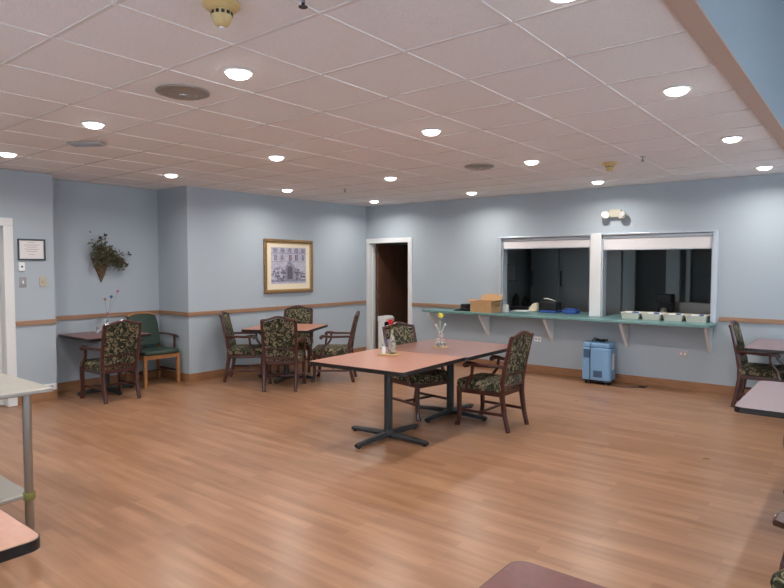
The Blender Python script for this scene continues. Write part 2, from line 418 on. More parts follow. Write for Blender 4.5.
# ------------------------------------------------------------------ serving shelf
t = thing('serving_shelf', 'long teal laminate serving shelf below the kitchen openings', 'shelf', (0, 0, 0))
bm = new()
out = [(-5.86, 8.56), (-5.93, 8.50), (-5.95, 8.40), (-5.93, 8.24), (-5.85, 8.19), (-1.62, 8.19), (-1.575, 8.21), (-1.555, 8.27), (-1.555, 8.56)]
prism(bm, [(x, min(y, 8.556)) for x, y in out], .862, .902)
box(bm, -4.612, -3.206, 8.54, 9.35, .863, .902); box(bm, -3.04, -1.632, 8.54, 9.35, .863, .902)
obj('board', bm, 'teal', t, bevel=.006)
for x in (-5.80, -4.84, -3.76, -2.67, -1.63):
    bm = new(); prism(bm, [(8.577, .86), (8.577, .50), (8.555, .50), (8.26, .835), (8.26, .86)], x-.02, x+.02, 'x')
    obj('bracket', bm, 'white', t, bevel=.003)
bm = new(); box(bm, -4.6, -1.65, 8.76, 9.3, 0, .86); obj('counter_base', bm, 'kwall', t)

# ------------------------------------------------------------------ dining chairs
def arm_chair(label, wood_m='mahog', fab='fabric', name='dining_armchair', group=None, camel=True):
    t = thing(name, label, 'chair', group=group)
    for s in (-1, 1):
        bm = new()   # rear leg running up into the back post
        sweep(bm, [(s*.205, -.30, 0), (s*.205, -.262, .16), (s*.207, -.235, .34), (s*.21, -.235, .46), (s*.214, -.262, .62), (s*.218, -.305, .82), (s*.218, -.335, .945)],
              [(.042, .042), (.044, .046), (.046, .054), (.046, .054), (.042, .044), (.038, .038), (.036, .034)], ref=(0, 1, 0))
        obj('rear_leg', bm, wood_m, t)
        bm = new()
        sweep(bm, [(s*.235, .262, 0), (s*.235, .248, .05), (s*.235, .238, .12), (s*.235, .24, .41)],
              [(.052, .056), (.040, .042), (.042, .044), (.052, .054)], ref=(0, 1, 0))
        obj('front_leg', bm, wood_m, t)
        bm = new()
        sweep(bm, [(s*.222, -.262, .655), (s*.250, -.12, .655), (s*.264, .00, .652), (s*.268, .08, .662), (s*.268, .13, .660), (s*.268, .155, .640)],
              [(.030, .030), (.038, .032), (.046, .034), (.054, .040), (.056, .044), (.052, .034)], ref=(0, 0, 1))
        lathe(bm, [(.006, -.03), (.024, -.028), (.024, .028), (.006, .03)], (s*.268, .138, .642), 12, M4=Matrix.Rotation(R(90), 4, 'Y'))
        arm = obj('arm', bm, wood_m, t)
        bm = new()
        sweep(bm, [(s*.252, .150, .38), (s*.256, .130, .47), (s*.264, .075, .55), (s*.268, .065, .645)],
              [(.032, .052), (.030, .042), (.028, .034), (.030, .036)], ref=(1, 0, 0))
        obj('arm_post', bm, wood_m, arm)
        bm = new(); sweep(bm, [(s*.207, -.262, .165), (s*.235, .24, .165)], (.020, .030)); obj('side_stretcher', bm, wood_m, t)
    bm = new(); sweep(bm, [(-.22, 0, .165), (.22, 0, .165)], (.020, .028)); obj('cross_stretcher', bm, wood_m, t)
    bm = new()
    a = [(-.235, .255), (.235, .255), (.222, -.225), (-.222, -.225)]
    for i in range(4):
        p, q = a[i], a[(i+1) % 4]; sweep(bm, [(p[0], p[1], .375), (q[0], q[1], .375)], (.028, .055))
    obj('seat_rail', bm, wood_m, t)
    # seat cushion
    bm = new(); n = 10; rows = []
    for j, (zz, k) in enumerate(((.395, .985), (.44, 1.02), (.468, 1.0), (.482, .93), (.487, .8))):
        rows.append([bm.verts.new((x*k, y*k+.005*(1-k), zz)) for x, y in rrect(0, .018, .255, .255, .05, 4)])
    bm.faces.new(rows[0][::-1]); bm.faces.new(rows[-1])
    for a_, b_ in zip(rows, rows[1:]):
        m_ = len(a_)
        for k in range(m_): bm.faces.new((a_[k], a_[(k+1) % m_], b_[(k+1) % m_], b_[k]))
    obj('seat', bm, fab, t)
    # back: padded panel between posts, following their rake, top following the crest
    def ry(z): return -.235-(z-.46)*.18-max(0, z-.62)*.05
    def crest(u):
        if not camel: return .955+.02*(1-u*u)
        c = math.cos(math.pi*u); return .940+.022*(1+c)*(.5+.5*abs(1-u*u))+.006
    def panel(z0, inset, yo, th):
        bm = new(); nx, nz = 12, 8; F = []; B = []
        for i in range(nx+1):
            u = -1+2*i/nx; zt = crest(u)-inset; fr, bk = [], []
            for j in range(nz+1):
                v = j/nz; z = z0+(zt-z0)*v; x = u*(.194+.006*v)
                puff = (1-u**6)*(1-(2*v-1)**6)
                y = ry(z)+yo
                fr.append(bm.verts.new((x, y+.012+th*puff, z))); bk.append(bm.verts.new((x, y-.014-.006*puff, z)))
            F.append(fr); B.append(bk)
        for i in range(nx):
            for j in range(nz):
                bm.faces.new((F[i][j], F[i+1][j], F[i+1][j+1], F[i][j+1])); bm.faces.new((B[i][j], B[i][j+1], B[i+1][j+1], B[i+1][j]))
            for j in (0, nz): bm.faces.new((F[i][j], B[i][j], B[i+1][j], F[i+1][j]))
        for i in (0, nx):
            for j in range(nz): bm.faces.new((F[i][j], F[i][j+1], B[i][j+1], B[i][j]))
        return bm
    obj('backrest', panel(.575, .020, 0, .020), fab, t)
    bm = new()
    box(bm, -.19, .19, -.250, -.215, .455, .555); obj('lower_back_band', bm, fab, t, bevel=.008)
    bm = new(); pts = [(u/10*.222, ry(crest(u/10))-.002, crest(u/10)) for u in range(-10, 11)]
    sweep(bm, pts, (.040, .032), ref=(0, 0, 1)); obj('crest_rail', bm, wood_m, t)
    bm = new(); sweep(bm, [(-.2, -.250, .565), (.2, -.250, .565)], (.034, .030)); sweep(bm, [(-.2, -.238, .44), (.2, -.238, .44)], (.034, .034)); obj('back_rail', bm, wood_m, t)
    return t
def face(dx, dy): return math.atan2(dy, dx)-math.pi/2
proto = arm_chair('mahogany armchair with leaf-patterned fabric at the right side of the two joined tables', group='patterned armchairs')
proto.scale = (1, 1, .982); proto.location = (-3.06, 5.48, 0); proto.rotation_euler[2] = face(-1, .0)
chairs = [
 ((-3.915, 5.385), (1, -.20), 'patterned armchair behind the two joined tables, partly hidden by the tabletop'),
 ((-7.00, 5.49), (.75, .66), 'patterned armchair left of the small table, side against the picture wall'),
 ((-6.17, 5.42), (-.62, .78), 'patterned armchair with its back to the room at the small table under the picture'),
 ((-6.045, 6.25), (-.80, -.60), 'patterned armchair right of the small table, seen from its side'),
 ((-7.08, 6.47), (.64, -.77), 'patterned armchair behind the small table, closest to the framed picture'),
 ((-7.34, 3.655), (-1, .02), 'patterned armchair pulled up to the table in the alcove'),
 ((-.955, 8.08), (1, .0), 'patterned armchair at the far right, against the wall below the chair rail'),
 ((.045, 2.78), (-.35, -.94), 'dark wooden armchair cut off by the right frame edge, nearest the camera'),
 ((-.092, 3.945), (0, 1), 'wooden armchair of which one red-brown arm end shows at the right edge'),
]
for (x, y), (fx, fy), lab in chairs: dup(proto, (x, y, 0), face(fx, fy), lab, 'patterned armchairs')
# green guest chair
def guest_chair():
    t = thing('guest_chair', 'green vinyl chair with honey oak legs standing in the alcove corner', 'chair', (-7.84, 4.50, 0), face(1, 0))
    w = 'oak'
    for s in (-1, 1):
        bm = new(); sweep(bm, [(s*.245, .235, 0), (s*.245, .235, .42)], (.042, .042), ref=(0, 1, 0), round_=.12); obj('front_leg', bm, w, t)
        bm = new(); sweep(bm, [(s*.235, -.25, 0), (s*.235, -.235, .42), (s*.235, -.255, .62)], (.038, .040), ref=(0, 1, 0), round_=.12); obj('rear_leg', bm, w, t)
        bm = new(); sweep(bm, [(s*.25, -.26, .66), (s*.262, -.05, .665), (s*.262, .15, .655), (s*.262, .20, .64)], (.040, .022)); a = obj('arm', bm, 'mahog', t)
        bm = new(); sweep(bm, [(s*.256, .13, .42), (s*.262, .13, .65)], (.022, .034), ref=(1, 0, 0)); obj('arm_post', bm, 'mahog', a)
        bm = new(); sweep(bm, [(s*.24, -.24, .17), (s*.245, .23, .17)], (.018, .028)); obj('side_stretcher', bm, 'mahog', t)
    bm = new(); sweep(bm, [(-.235, 0, .17), (.235, 0, .17)], (.018, .028)); obj('cross_stretcher', bm, 'mahog', t)
    bm = new(); sweep(bm, [(-.245, .238, .39), (.245, .238, .39)], (.024, .06), round_=.12); sweep(bm, [(-.235, -.235, .39), (.235, -.235, .39)], (.024, .06), round_=.12)
    for s in (-1, 1): sweep(bm, [(s*.24, -.235, .39), (s*.245, .238, .39)], (.024, .06), round_=.12)
    obj('seat_rail', bm, w, t)
    bm = new(); prism(bm, rrect(0, .01, .262, .27, .04), .42, .475); obj('seat', bm, 'green', t, bevel=.018, seg=3)
    bm = new(); pts = [(-.235, .50), (.235, .50), (.228, .80), (.20, .925), (.10, .95), (-.10, .95), (-.20, .925), (-.228, .80)]
    Mx = Matrix.Translation((0, -.205, .5)) @ Matrix.Rotation(R(11), 4, 'X') @ Matrix.Translation((0, 0, -.5))
    prism(bm, pts, -.02, .035, 'y', M4=Mx); obj('backrest', bm, 'green', t, bevel=.014, seg=3)
    bm = new(); cr = [(-.205, .930), (-.10, .962), (0, .968), (.10, .962), (.205, .930)]
    sweep(bm, [Mx @ Vector((x, -.0, z)) for x, z in cr], (.05, .026)); obj('crest_rail', bm, w, t)
guest_chair()

# ------------------------------------------------------------------ tables
def pedestal_table(name, label, cx, cy, hx, hy, rz, top, z=.75, base=.43, brz=0, r=.035, group='restaurant tables', feet=True, chrome=False):
    t = thing(name, label, 'table', (cx, cy, 0), rz, group)
    bm = new(); prism(bm, rrect(0, 0, hx-.004, hy-.004, r), z-.006, z); prism(bm, rrect(0, 0, hx-.02, hy-.02, r), z-.034, z-.006, mi=0)
    tt = obj('tabletop', bm, top, t)
    bm = new(); o_ = rrect(0, 0, hx, hy, r); i_ = rrect(0, 0, hx-.012, hy-.012, r)
    vs = [[bm.verts.new((x, y, zz)) for x, y in pl] for pl, zz in ((o_, z-.036), (o_, z-.0015), (i_, z-.0005), (i_, z-.036))]
    for k in range(4):
        a, b = vs[k], vs[(k+1) % 4]; n = len(a)
        for q in range(n): bm.faces.new((a[q], a[(q+1) % n], b[(q+1) % n], b[q]))
    obj('edge_band', bm, 'edge', tt)
    bm = new(); lathe(bm, [(.040, .045), (.040, z-.05)], n=20); lathe(bm, [(.10, z-.045), (.10, z-.034)], n=20); lathe(bm, [(.055, .03), (.055, .06), (.045, .085)], n=20)
    obj('column', bm, 'iron', t)
    for k in range(4):
        a = brz+k*math.pi/2-rz; dx, dy = math.cos(a), math.sin(a)
        bm = new(); sweep(bm, [(dx*.03, dy*.03, .042), (dx*.2, dy*.2, .040), (dx*(base-.03), dy*(base-.03), .030), (dx*base, dy*base, .026)], [(.066, .050), (.062, .046), (.056, .036), (.048, .030)], ref=(0, 0, 1))
        lathe(bm, [(.018, 0), (.018, .02)], (dx*(base-.03), dy*(base-.03), 0), 10)
        obj('foot', bm, 'iron', t)
    return t
pedestal_table('dining_table', 'orange laminate table with a black cross foot, nearer of the two joined tables', -3.56, 4.415, .53, .53, R(3), 'lam_o', base=.45)
pedestal_table('dining_table', 'rosewood laminate table carrying the yellow flower vase, farther of the joined pair', -3.60, 5.54, .545, .575, R(1), 'lam_p', z=.746, base=.45)
pedestal_table('dining_table', 'square table with four chairs under the framed picture', -6.63, 5.88, .48, .48, R(27), 'lam_o', brz=R(27))
pedestal_table('dining_table', 'orange laminate table corner cut off at the lower left', -2.643, .205, .575, .60, 0, 'lam_o', r=.045)
pedestal_table('dining_table', 'maroon laminate table corner at the bottom edge of the photo', -.235, .985, .585, .64, 0, 'lam_m', r=.05)
pedestal_table('dining_table', 'lilac-brown table corner at the right edge in front of another table', -.09, 4.81, .585, .56, 0, 'lam_l', brz=R(45), r=.05)
pedestal_table('dining_table', 'lilac-brown table at the far right beside the wall, armchair drawn up', -.53, 7.95, .56, .56, 0, 'lam_l', r=.03)
pedestal_table('dining_table', 'small dark table in the alcove carrying a flower vase', -7.745, 3.80, .425, .41, 0, 'lam_m', r=.03, base=.36)

# stainless work table
t = thing('steel_work_table', 'stainless steel work table with a lower shelf at the left edge', 'table', (-4.45, 1.0, 0))
bm = new(); prism(bm, rrect(0, 0, .63, .555, .01), .872, .90); obj('tabletop', bm, 'steel', t, bevel=.006)
bm = new(); prism(bm, rrect(0, 0, .562, .45, .01), .250, .275); obj('lower_shelf', bm, 'steel', t, bevel=.004)
for sx in (-1, 1):
    for sy in (-1, 1):
        bm = new(); lathe(bm, [(.012, 0), (.02, .03), (.02, .06), (.024, .065), (.024, .872)], (sx*.555, sy*.435, 0), 16); l = obj('leg', bm, 'steel', t)
        bm = new(); lathe(bm, [(.031, .240), (.034, .250), (.034, .275), (.031, .285)], (sx*.555, sy*.435, 0), 16); c = obj('shelf_clamp', bm, 'olive', l); c['label'] = 'olive shelf clamp'

# ------------------------------------------------------------------ things on tables
def petals(bm, c, r, n, mi=0, tilt=.5):
    for k in range(n):
        a = 2*math.pi*k/n; leafq(bm, c, (math.cos(a), math.sin(a), tilt), r, r*.8, mi=mi)
        leafq(bm, (c[0], c[1], c[2]+.004), (math.cos(a+.3), math.sin(a+.3), tilt+.9), r*.8, r*.6, mi=mi)
def flower(bm, c, r, mi=0):
    ball(bm, c, r*.45, (1, 1, .8), 8, mi); petals(bm, c, r, 7, mi, .25)
# yellow flower vase
t = thing('flower_vase', 'clear glass vase with one yellow flower on the joined tables', 'vase', (-3.65, 5.42, .746))
bm = new(); prism(bm, rrect(0, 0, .075, .055, .01), 0, .008); obj('saucer', bm, 'tan', t)
bm = new(); lathe(bm, [(.030, .009), (.050, .018), (.060, .05), (.052, .085), (.030, .11), (.024, .145), (.034, .185), (.030, .187), (.020, .145)], n=20); obj('glass', bm, 'glass', t)
bm = new()
for k in range(9):
    a = k*2.4; z = .03+.014*k; ball(bm, (.03*math.cos(a)*(1-.05*k), .03*math.sin(a)*(1-.05*k), z), .012, n=6, mi=k % 2)
obj('glass_pebbles', bm, ['whitep', 'pinkf'], t)
bm = new()
for a, L in ((.3, .10), (2.2, .12), (4.1, .09)):
    tube(bm, [(0, 0, .12), (.02*math.cos(a), .02*math.sin(a), .19), (.05*math.cos(a), .05*math.sin(a), .15+L)], .004, 5)
    ball(bm, (.05*math.cos(a), .05*math.sin(a), .15+L), .012, n=6)
obj('curled_ribbon', bm, 'whitep', t)
bm = new(); tube(bm, [(0, 0, .03), (0, 0, .18), (.004, 0, .315)], .003, 6); obj('stem', bm, 'gstem', t)
bm = new(); flower(bm, (.004, 0, .335), .055); obj('flower', bm, 'yellow', t)
# tray with red flower vase and shaker
tr = thing('table_tray', 'small bamboo tray under the red flower vase on the orange table', 'tray', (-3.72, 4.62, .75), R(20))
bm = new(); prism(bm, rrect(0, 0, .095, .07, .015), .0, .008); ring = rrect(0, 0, .095, .07, .015)
for i in range(len(ring)):
    p, q = ring[i], ring[(i+1) % len(ring)]
    if (Vector(p)-Vector(q)).length > 1e-4: sweep(bm, [(p[0], p[1], .010), (q[0], q[1], .010)], (.006, .012))
obj('tray_body', bm, 'tan', tr)
t = thing('bud_vase', 'tall patterned bottle vase with a red flower on the orange table', 'vase', (-3.71, 4.66, .759))
bm = new(); lathe(bm, [(.022, 0), (.034, .012), (.036, .06), (.034, .12), (.020, .165), (.013, .20), (.013, .235), (.017, .24)], n=20); obj('glass', bm, 'cglass', t)
bm = new(); sweep(bm, [(-.034, -.01, .02), (-.036, -.012, .14)], (.022, .010), ref=(1, 0, 0)); ball(bm, (-.032, -.012, .12), .018, n=8); obj('ribbon', bm, 'purple', t)
bm = new(); tube(bm, [(0, 0, .10), (0, 0, .24), (-.018, 0, .285)], .003, 6); obj('stem', bm, 'gstem', t)
bm = new(); flower(bm, (-.022, 0, .305), .052); obj('flower', bm, 'red', t)
t = thing('salt_shaker', 'small glass salt shaker in front of the red flower vase', 'shaker', (-3.775, 4.61, .759))
bm = new(); lathe(bm, [(.020, 0), (.022, .005), (.022, .05), (.017, .075)], n=16); obj('body', bm, 'whitep', t)
bm = new(); lathe(bm, [(.018, .075), (.019, .09), (.012, .10)], n=16); obj('cap', bm, 'steel', t)
# alcove table items
t = thing('flower_vase', 'slim vase with pink and blue artificial flowers on the alcove table', 'vase', (-7.92, 3.92, .75))
bm = new(); lathe(bm, [(.028, 0), (.032, .01), (.030, .09), (.018, .13), (.020, .15)], n=16); obj('glass', bm, 'glass', t)
bm = new()
fl = [((0, -.03, .43), 0), ((0, .055, .46), 1), ((.01, .14, .53), 0), ((0, .0, .24), 0)]
for (c, k) in fl: tube(bm, [(0, 0, .05), (c[0]*.3, c[1]*.3, c[2]*.6), (c[0], c[1], c[2]-.01)], .0025, 5)
obj('stem', bm, 'greyp', t)
for (c, k) in fl:
    bm = new(); flower(bm, c, .036); obj('flower', bm, ['pinkf', 'bluef'][k], t)
t = thing('salt_shaker', 'little glass shaker left of the flower vase on the alcove table', 'shaker', (-7.95, 3.80, .75), 0)
bm = new(); lathe(bm, [(.020, 0), (.022, .005), (.022, .05), (.017, .07)], n=16); obj('body', bm, 'glass', t)
bm = new(); lathe(bm, [(.018, .07), (.019, .085), (.012, .095)], n=16); obj('cap', bm, 'steel', t)

# ------------------------------------------------------------------ wall decor
# cone basket with greenery
t = thing('wall_basket', 'wicker cone basket with dried greenery hanging on the alcove wall', 'wall basket', (XA+.004, 3.98, 1.42))
bm = new()
n = 20; prof = [(.006, -.02), (.02, .02), (.06, .12), (.10, .22), (.125, .30)]
rings = [[bm.verts.new((abs(math.cos(math.pi*(k/n)-math.pi/2))*r*.75, math.sin(math.pi*(k/n)-math.pi/2)*r, z)) for k in range(n+1)] for r, z in prof]
for a, b in zip(rings, rings[1:]):
    for k in range(n): bm.faces.new((a[k], a[k+1], b[k+1], b[k]))
bm.faces.new([r[0] for r in rings]+[r[-1] for r in rings[::-1]]); bm.faces.new(rings[-1])
tube(bm, [(abs(math.cos(math.pi*(k/n)-math.pi/2))*.094, math.sin(math.pi*(k/n)-math.pi/2)*.127, .30) for k in range(n+1)], .009, 6)
obj('basket', bm, 'wicker', t)
rnd = random.Random(3); bm = new()
for k in range(760):
    u = rnd.random(); cy = -.13+u*.37; cz = .46-.22*u+rnd.gauss(0, .05)-(.02 if u > .6 else 0)
    if u < .45: cz = .36+rnd.gauss(0, .085)
    c = (max(.01, .085+rnd.gauss(0, .035)), cy+rnd.gauss(0, .03), cz)
    leafq(bm, c, (rnd.uniform(-.2, 1), rnd.uniform(-1, 1), rnd.uniform(-.6, 1)), rnd.uniform(.04, .075), rnd.uniform(.02, .036), (rnd.random(), rnd.random(), .5))
lo = obj('foliage', bm, 'leaf', t, smooth=False)
bm = new()
for (y, z) in ((-.02, .56), (.05, .60), (.30, .30), (.335, .21), (.36, .37)):
    tube(bm, [(.05, .3*y+.02, .32), (.06, .75*y, .5*z+.18), (.05, y, z)], .003, 5)
obj('twig', bm, 'stem', t)
bm = new()
for (y, z, s) in ((-.025, .575, 1), (.045, .61, 1), (.335, .215, 1), (.375, .375, -.2)):
    leafq(bm, (.05, y-.03, z-.01), (0, 1, .5*s), .075, .034, (1, 0, .3)); leafq(bm, (.05, y, z), (.2, -.6, .8), .045, .028, (1, 0, 0))
obj('dark_leaves', bm, 'dleaf', t, smooth=False)
for (y, z, m_) in ((.245, .245, 'burg'), (.15, .37, 'cream'), (-.05, .43, 'burg'), (.05, .42, 'cream'), (.19, .28, 'burg')):
    bm = new(); flower(bm, (.11, y, z), .042); obj('flower', bm, m_, t)
# framed print
PY0, PY1, PZ0, PZ1 = 6.145, 7.185, 1.19, 2.05
t = thing('framed_picture', 'large gold-framed print of an old building on the wall', 'picture', (XP+.001, 0, 0))
def frame(bm, y0, y1, z0, z1, w, d0, d1, mi=0):
    box(bm, d0, d1, y0, y1, z0, z0+w, mi); box(bm, d0, d1, y0, y1, z1-w, z1, mi); box(bm, d0, d1, y0, y0+w, z0+w, z1-w, mi); box(bm, d0, d1, y1-w, y1, z0+w, z1-w, mi)
bm = new(); frame(bm, PY0, PY1, PZ0, PZ1, .05, 0, .035); f = obj('frame', bm, 'gold', t, bevel=.012)
bm = new(); frame(bm, PY0+.05, PY1-.05, PZ0+.05, PZ1-.05, .014, 0, .024); obj('fillet', bm, 'goldlip', f, bevel=.004)
bm = new(); box(bm, 0, .010, PY0+.06, PY1-.06, PZ0+.06, PZ1-.06); obj('mat_board', bm, 'matb', t)
bm = new(); a0, a1, b0, b1 = PY0+.15, PY1-.15, PZ0+.15, PZ1-.13
box(bm, .010, .012, a0, a1, b0, b1)
def pr(y0, y1, z0, z1, mi, x=.0128): box(bm, .0115, x, a0+(a1-a0)*y0, a0+(a1-a0)*y1, b0+(b1-b0)*z0, b0+(b1-b0)*z1, mi)
for k in range(5): pr(.06+.2*k, .17+.2*k, .86, .98, 2)
for k, u in enumerate((.08, .26, .50, .68, .88)): pr(u, u+.075, .64, .80, 1 if k in (2, 3) else 2)
pr(.52, .545, .65, .79, 3, .0132); pr(.71, .735, .65, .79, 3, .0132)
pr(0, 1, .83, .85, 2); pr(0, 1, .60, .615, 2); pr(0, 1, .05, .12, 2)
def blob(cy, cz, ry, rz_, mi, x):
    prism(bm, [(a0+(a1-a0)*(cy+ry*math.cos(q*.35)*(1+.12*math.sin(5*q))), b0+(b1-b0)*(cz+rz_*math.sin(q*.35)*(1+.12*math.cos(4*q)))) for q in range(18)], .0115, x, 'x', mi)
rp = random.Random(2)
for k in range(90):
    a_ = rp.random()*6.28; q_ = rp.random()**.5; side = k % 2
    cy_, cz_, rr_ = (.22, .26, .19) if side == 0 else (.80, .24, .17)
    blob(cy_+rr_*q_*math.cos(a_), cz_+(.20 if side == 0 else .16)*q_*math.sin(a_), .030, .030, rp.choice((1, 2, 2)), .0129+.00001*k)
prism(bm, [(a0+(a1-a0)*y, b0+(b1-b0)*z) for y, z in ((.38, .12), (.40, .48), (.52, .66), (.68, .44), (.78, .30), (.80, .12))], .0115, .0132, 'x', 2)
prism(bm, [(a0+(a1-a0)*y, b0+(b1-b0)*z) for y, z in ((.45, .12), (.45, .40), (.48, .47), (.53, .49), (.58, .46), (.60, .40), (.60, .12))], .0115, .0138, 'x', 1)
obj('print', bm, ['pbase', 'pdark', 'pmid', 'pink'], t, smooth=False)
# certificate, switches and so on beside the entrance door
t = thing('framed_certificate', 'small dark-framed certificate beside the entrance door', 'certificate', (XL+.001, 0, 0))
bm = new(); frame(bm, 2.815, 3.115, 1.69, 1.94, .018, 0, .018); obj('frame', bm, 'blackf', t, bevel=.003)
bm = new(); box(bm, 0, .008, 2.825, 3.105, 1.70, 1.93); pb = obj('paper', bm, 'cert', t)
bm = new(); rnd = random.Random(5)
for k, (w, z) in enumerate(((.08, 1.895), (.16, 1.865), (.11, 1.84), (.15, 1.815), (.12, 1.79), (.06, 1.755))): box(bm, .008, .0086, 2.965-w/2, 2.965+w/2, z, z+.008)
obj('text_lines', bm, 'pinkplate', pb)
bm = new(); box(bm, 0, .02, 2.82, 2.885, 1.565, 1.665); t = tag(obj('thermostat', bm, 'whitep', bevel=.005), 'small white wall thermostat below the certificate', 'thermostat'); t.location = (XL+.001, 0, 0)
bm = new(); lathe(bm, [(.012, 0), (.012, .004), (.008, .006)], (.02, 2.852, 1.615), 12, M4=Matrix.Rotation(R(90), 4, 'Y')); obj('dial', bm, 'blued', t)
for y, z, m_, lab in ((2.863, 1.435, 'greyp', 'grey wall switch plate below the thermostat'), (3.083, 1.435, 'pale', 'ivory wall switch plate near the alcove corner')):
    bm = new(); box(bm, 0, .007, y-.038, y+.038, z-.06, z+.06); o = tag(obj('light_switch', bm, m_, bevel=.003), lab, 'switch'); o.location = (XL+.001, 0, 0)
    bm = new(); box(bm, .006, .016, y-.008, y+.008, z-.016, z+.016); obj('toggle', bm, 'yellowed' if m_ == 'pale' else 'whitep', o)
bm = new(); box(bm, 0, .016, 2.85, 3.20, .125, .20); o = tag(obj('wall_register', bm, 'whitep', bevel=.003), 'low white wall register above the entrance baseboard', 'vent'); o.location = (XL+.001, 0, 0)
bm = new()
for k in range(2): box(bm, .015, .018, 2.93+.13*k, 3.03+.13*k, .145, .18)
obj('grille', bm, 'greyp', o)
# outlets on the kitchen wall
for x, z, lab, g_ in ((-4.0, .515, 'ivory wall outlet under the serving shelf behind the right armchair', 0), (-1.955, .475, 'pale wall outlet under the right end of the serving shelf', 1)):
    bm = new(); box(bm, x-.055, x+.055, YK-.008, YK-.001, z-.038, z+.038); o = tag(obj('wall_outlet', bm, 'whitep' if g_ == 0 else 'pinkplate', bevel=.003), lab, 'outlet')
    bm = new()
    for s in (-1, 1): box(bm, x+s*.025-.013, x+s*.025+.013, YK-.0095, YK-.0075, z-.014, z+.014)
    obj('socket', bm, 'greyp' if g_ == 0 else 'ring', o)
# emergency light
t = thing('emergency_light', 'two-headed emergency light on the wall above the openings', 'emergency light', (-2.845, YK-.001, 2.35))
bm = new(); prism(bm, rrect(0.0, 0, .085, .055, .03), -.075, -.002, 'y'); obj('housing', bm, 'pale', t, bevel=.01)
for s in (-1, 1):
    bm = new(); Mr = Matrix.Rotation(R(70), 4, 'X') @ Matrix.Rotation(R(-20*s), 4, 'Y')
    lathe(bm, [(.02, -.045), (.045, -.035), (.057, 0), (.056, .012)], (s*.112-.012, -.095, -.025-.006*s), 20, M4=Mr); h = obj('lamp_head', bm, 'pale', t)
    bm = new(); lathe(bm, [(.048, .009), (.045, .016), (.01, .020)], (s*.112-.012, -.095, -.025-.006*s), 20, M4=Mr); obj('lens', bm, 'grille2', h)
    bm = new(); tube(bm, [(s*.06, -.045, .0), (s*.10-.01, -.08, -.015)], .012, 8); obj('swivel', bm, 'pale', h)

# ------------------------------------------------------------------ ceiling fixtures
ld = bpy.data.lights.new('downlight_bulb', 'AREA'); ld.shape = 'DISK'; ld.size = .07; ld.energy = 14; ld.spread = R(160); ld.color = (1, .94, .88)
def downlight(label, loc):
    t = thing('recessed_downlight', label, 'ceiling light', loc, 0, 'recessed downlights')
    bm = new(); n = 28
    lathe_pts = [(.088, -.001), (.086, -.006), (.074, -.008), (.071, .0), (.070, .03)]
    rings = [[bm.verts.new((r*math.cos(2*math.pi*k/n), r*math.sin(2*math.pi*k/n), z)) for k in range(n)] for r, z in lathe_pts]
    for a, b in zip(rings, rings[1:]):
        for k in range(n): bm.faces.new((a[k], a[(k+1) % n], b[(k+1) % n], b[k]))
    obj('trim_ring', bm, 'ring', t)
    bm = new(); lathe(bm, [(.070, -.002), (.068, -.012), (.058, -.024), (.036, -.033), (.010, -.036)], n=28); obj('lens', bm, 'lens', t)
    l = bpy.data.objects.new('bulb', ld); C.objects.link(l); l.parent = t; l.location = (0, 0, -.039)
    return t
names_x = {-6.70: 'picture-wall', -4.785: 'second', -2.88: 'third', -1.01: 'right-hand'}
rown = {2.30: 'nearest', 4.13: 'second', 5.98: 'third', 7.93: 'farthest'}
first = None
spots = []
for x in (-6.70, -4.785, -2.88, -1.01):
    for y in (2.30, 4.13, 5.98, 7.93):
        lab = 'round white downlight, %s one of the %s row counted from the kitchen wall side' % ({2.30: 'fourth', 4.13: 'third', 5.98: 'second', 7.93: 'first'}[y], names_x[x]) if x != -1.01 else \
              'round white downlight, %s from the kitchen wall in the row beside the brown ceiling trim' % {2.30: 'fourth', 4.13: 'third', 5.98: 'second', 7.93: 'first'}[y]
        spots.append((x, y, lab))
for x in (-6.70, -4.785, -2.88, -1.01): spots.append((x, .45, 'round white downlight behind the photographer in the %s row' % names_x[x]))
for x, y, lab in spots:
    if y == 2.30: y = {-6.70: 2.36, -4.785: 2.29, -2.88: 2.21, -1.01: 2.38}[x]
    if first is None: first = downlight(lab, (x, y, H))
    else: dup(first, (x, y, H), 0, lab)
# ceiling speakers / grilles
for i, (x, y, lab) in enumerate(((-3.48, 2.236, 'round grey ceiling grille between the near downlights'), (-3.476, 5.919, 'round grey ceiling grille farther off, toward the kitchen wall'))):
    t = thing('ceiling_grille', lab, 'ceiling grille', (x, y, H), 0, 'round ceiling grilles')
    bm = new(); lathe(bm, [(.165, -.001), (.165, -.006), (.13, -.014), (.05, -.018), (.02, -.018)], n=36); obj('cover', bm, 'grille', t)
    bm = new(); lathe(bm, [(.145, -.013), (.13, -.018), (.125, -.013)], n=36); lathe(bm, [(.09, -.015), (.08, -.021), (.075, -.015)], n=36)
    lathe(bm, [(.03, -.016), (.028, -.026), (.01, -.028)], n=20); obj('rings', bm, 'steel', t)
t = thing('ceiling_vent', 'small rectangular ceiling vent at upper left below a downlight', 'vent', (-5.563, 2.60, H), R(35))
bm = new(); prism(bm, rrect(0, 0, .15, .065, .01), -.022, -.001); obj('vent_frame', bm, 'grille2', t, bevel=.004)
bm = new()
for k in range(4): box(bm, -.13, .13, -.045+.027*k, -.035+.027*k, -.026, -.020)
obj('slats', bm, 'greyp', t)
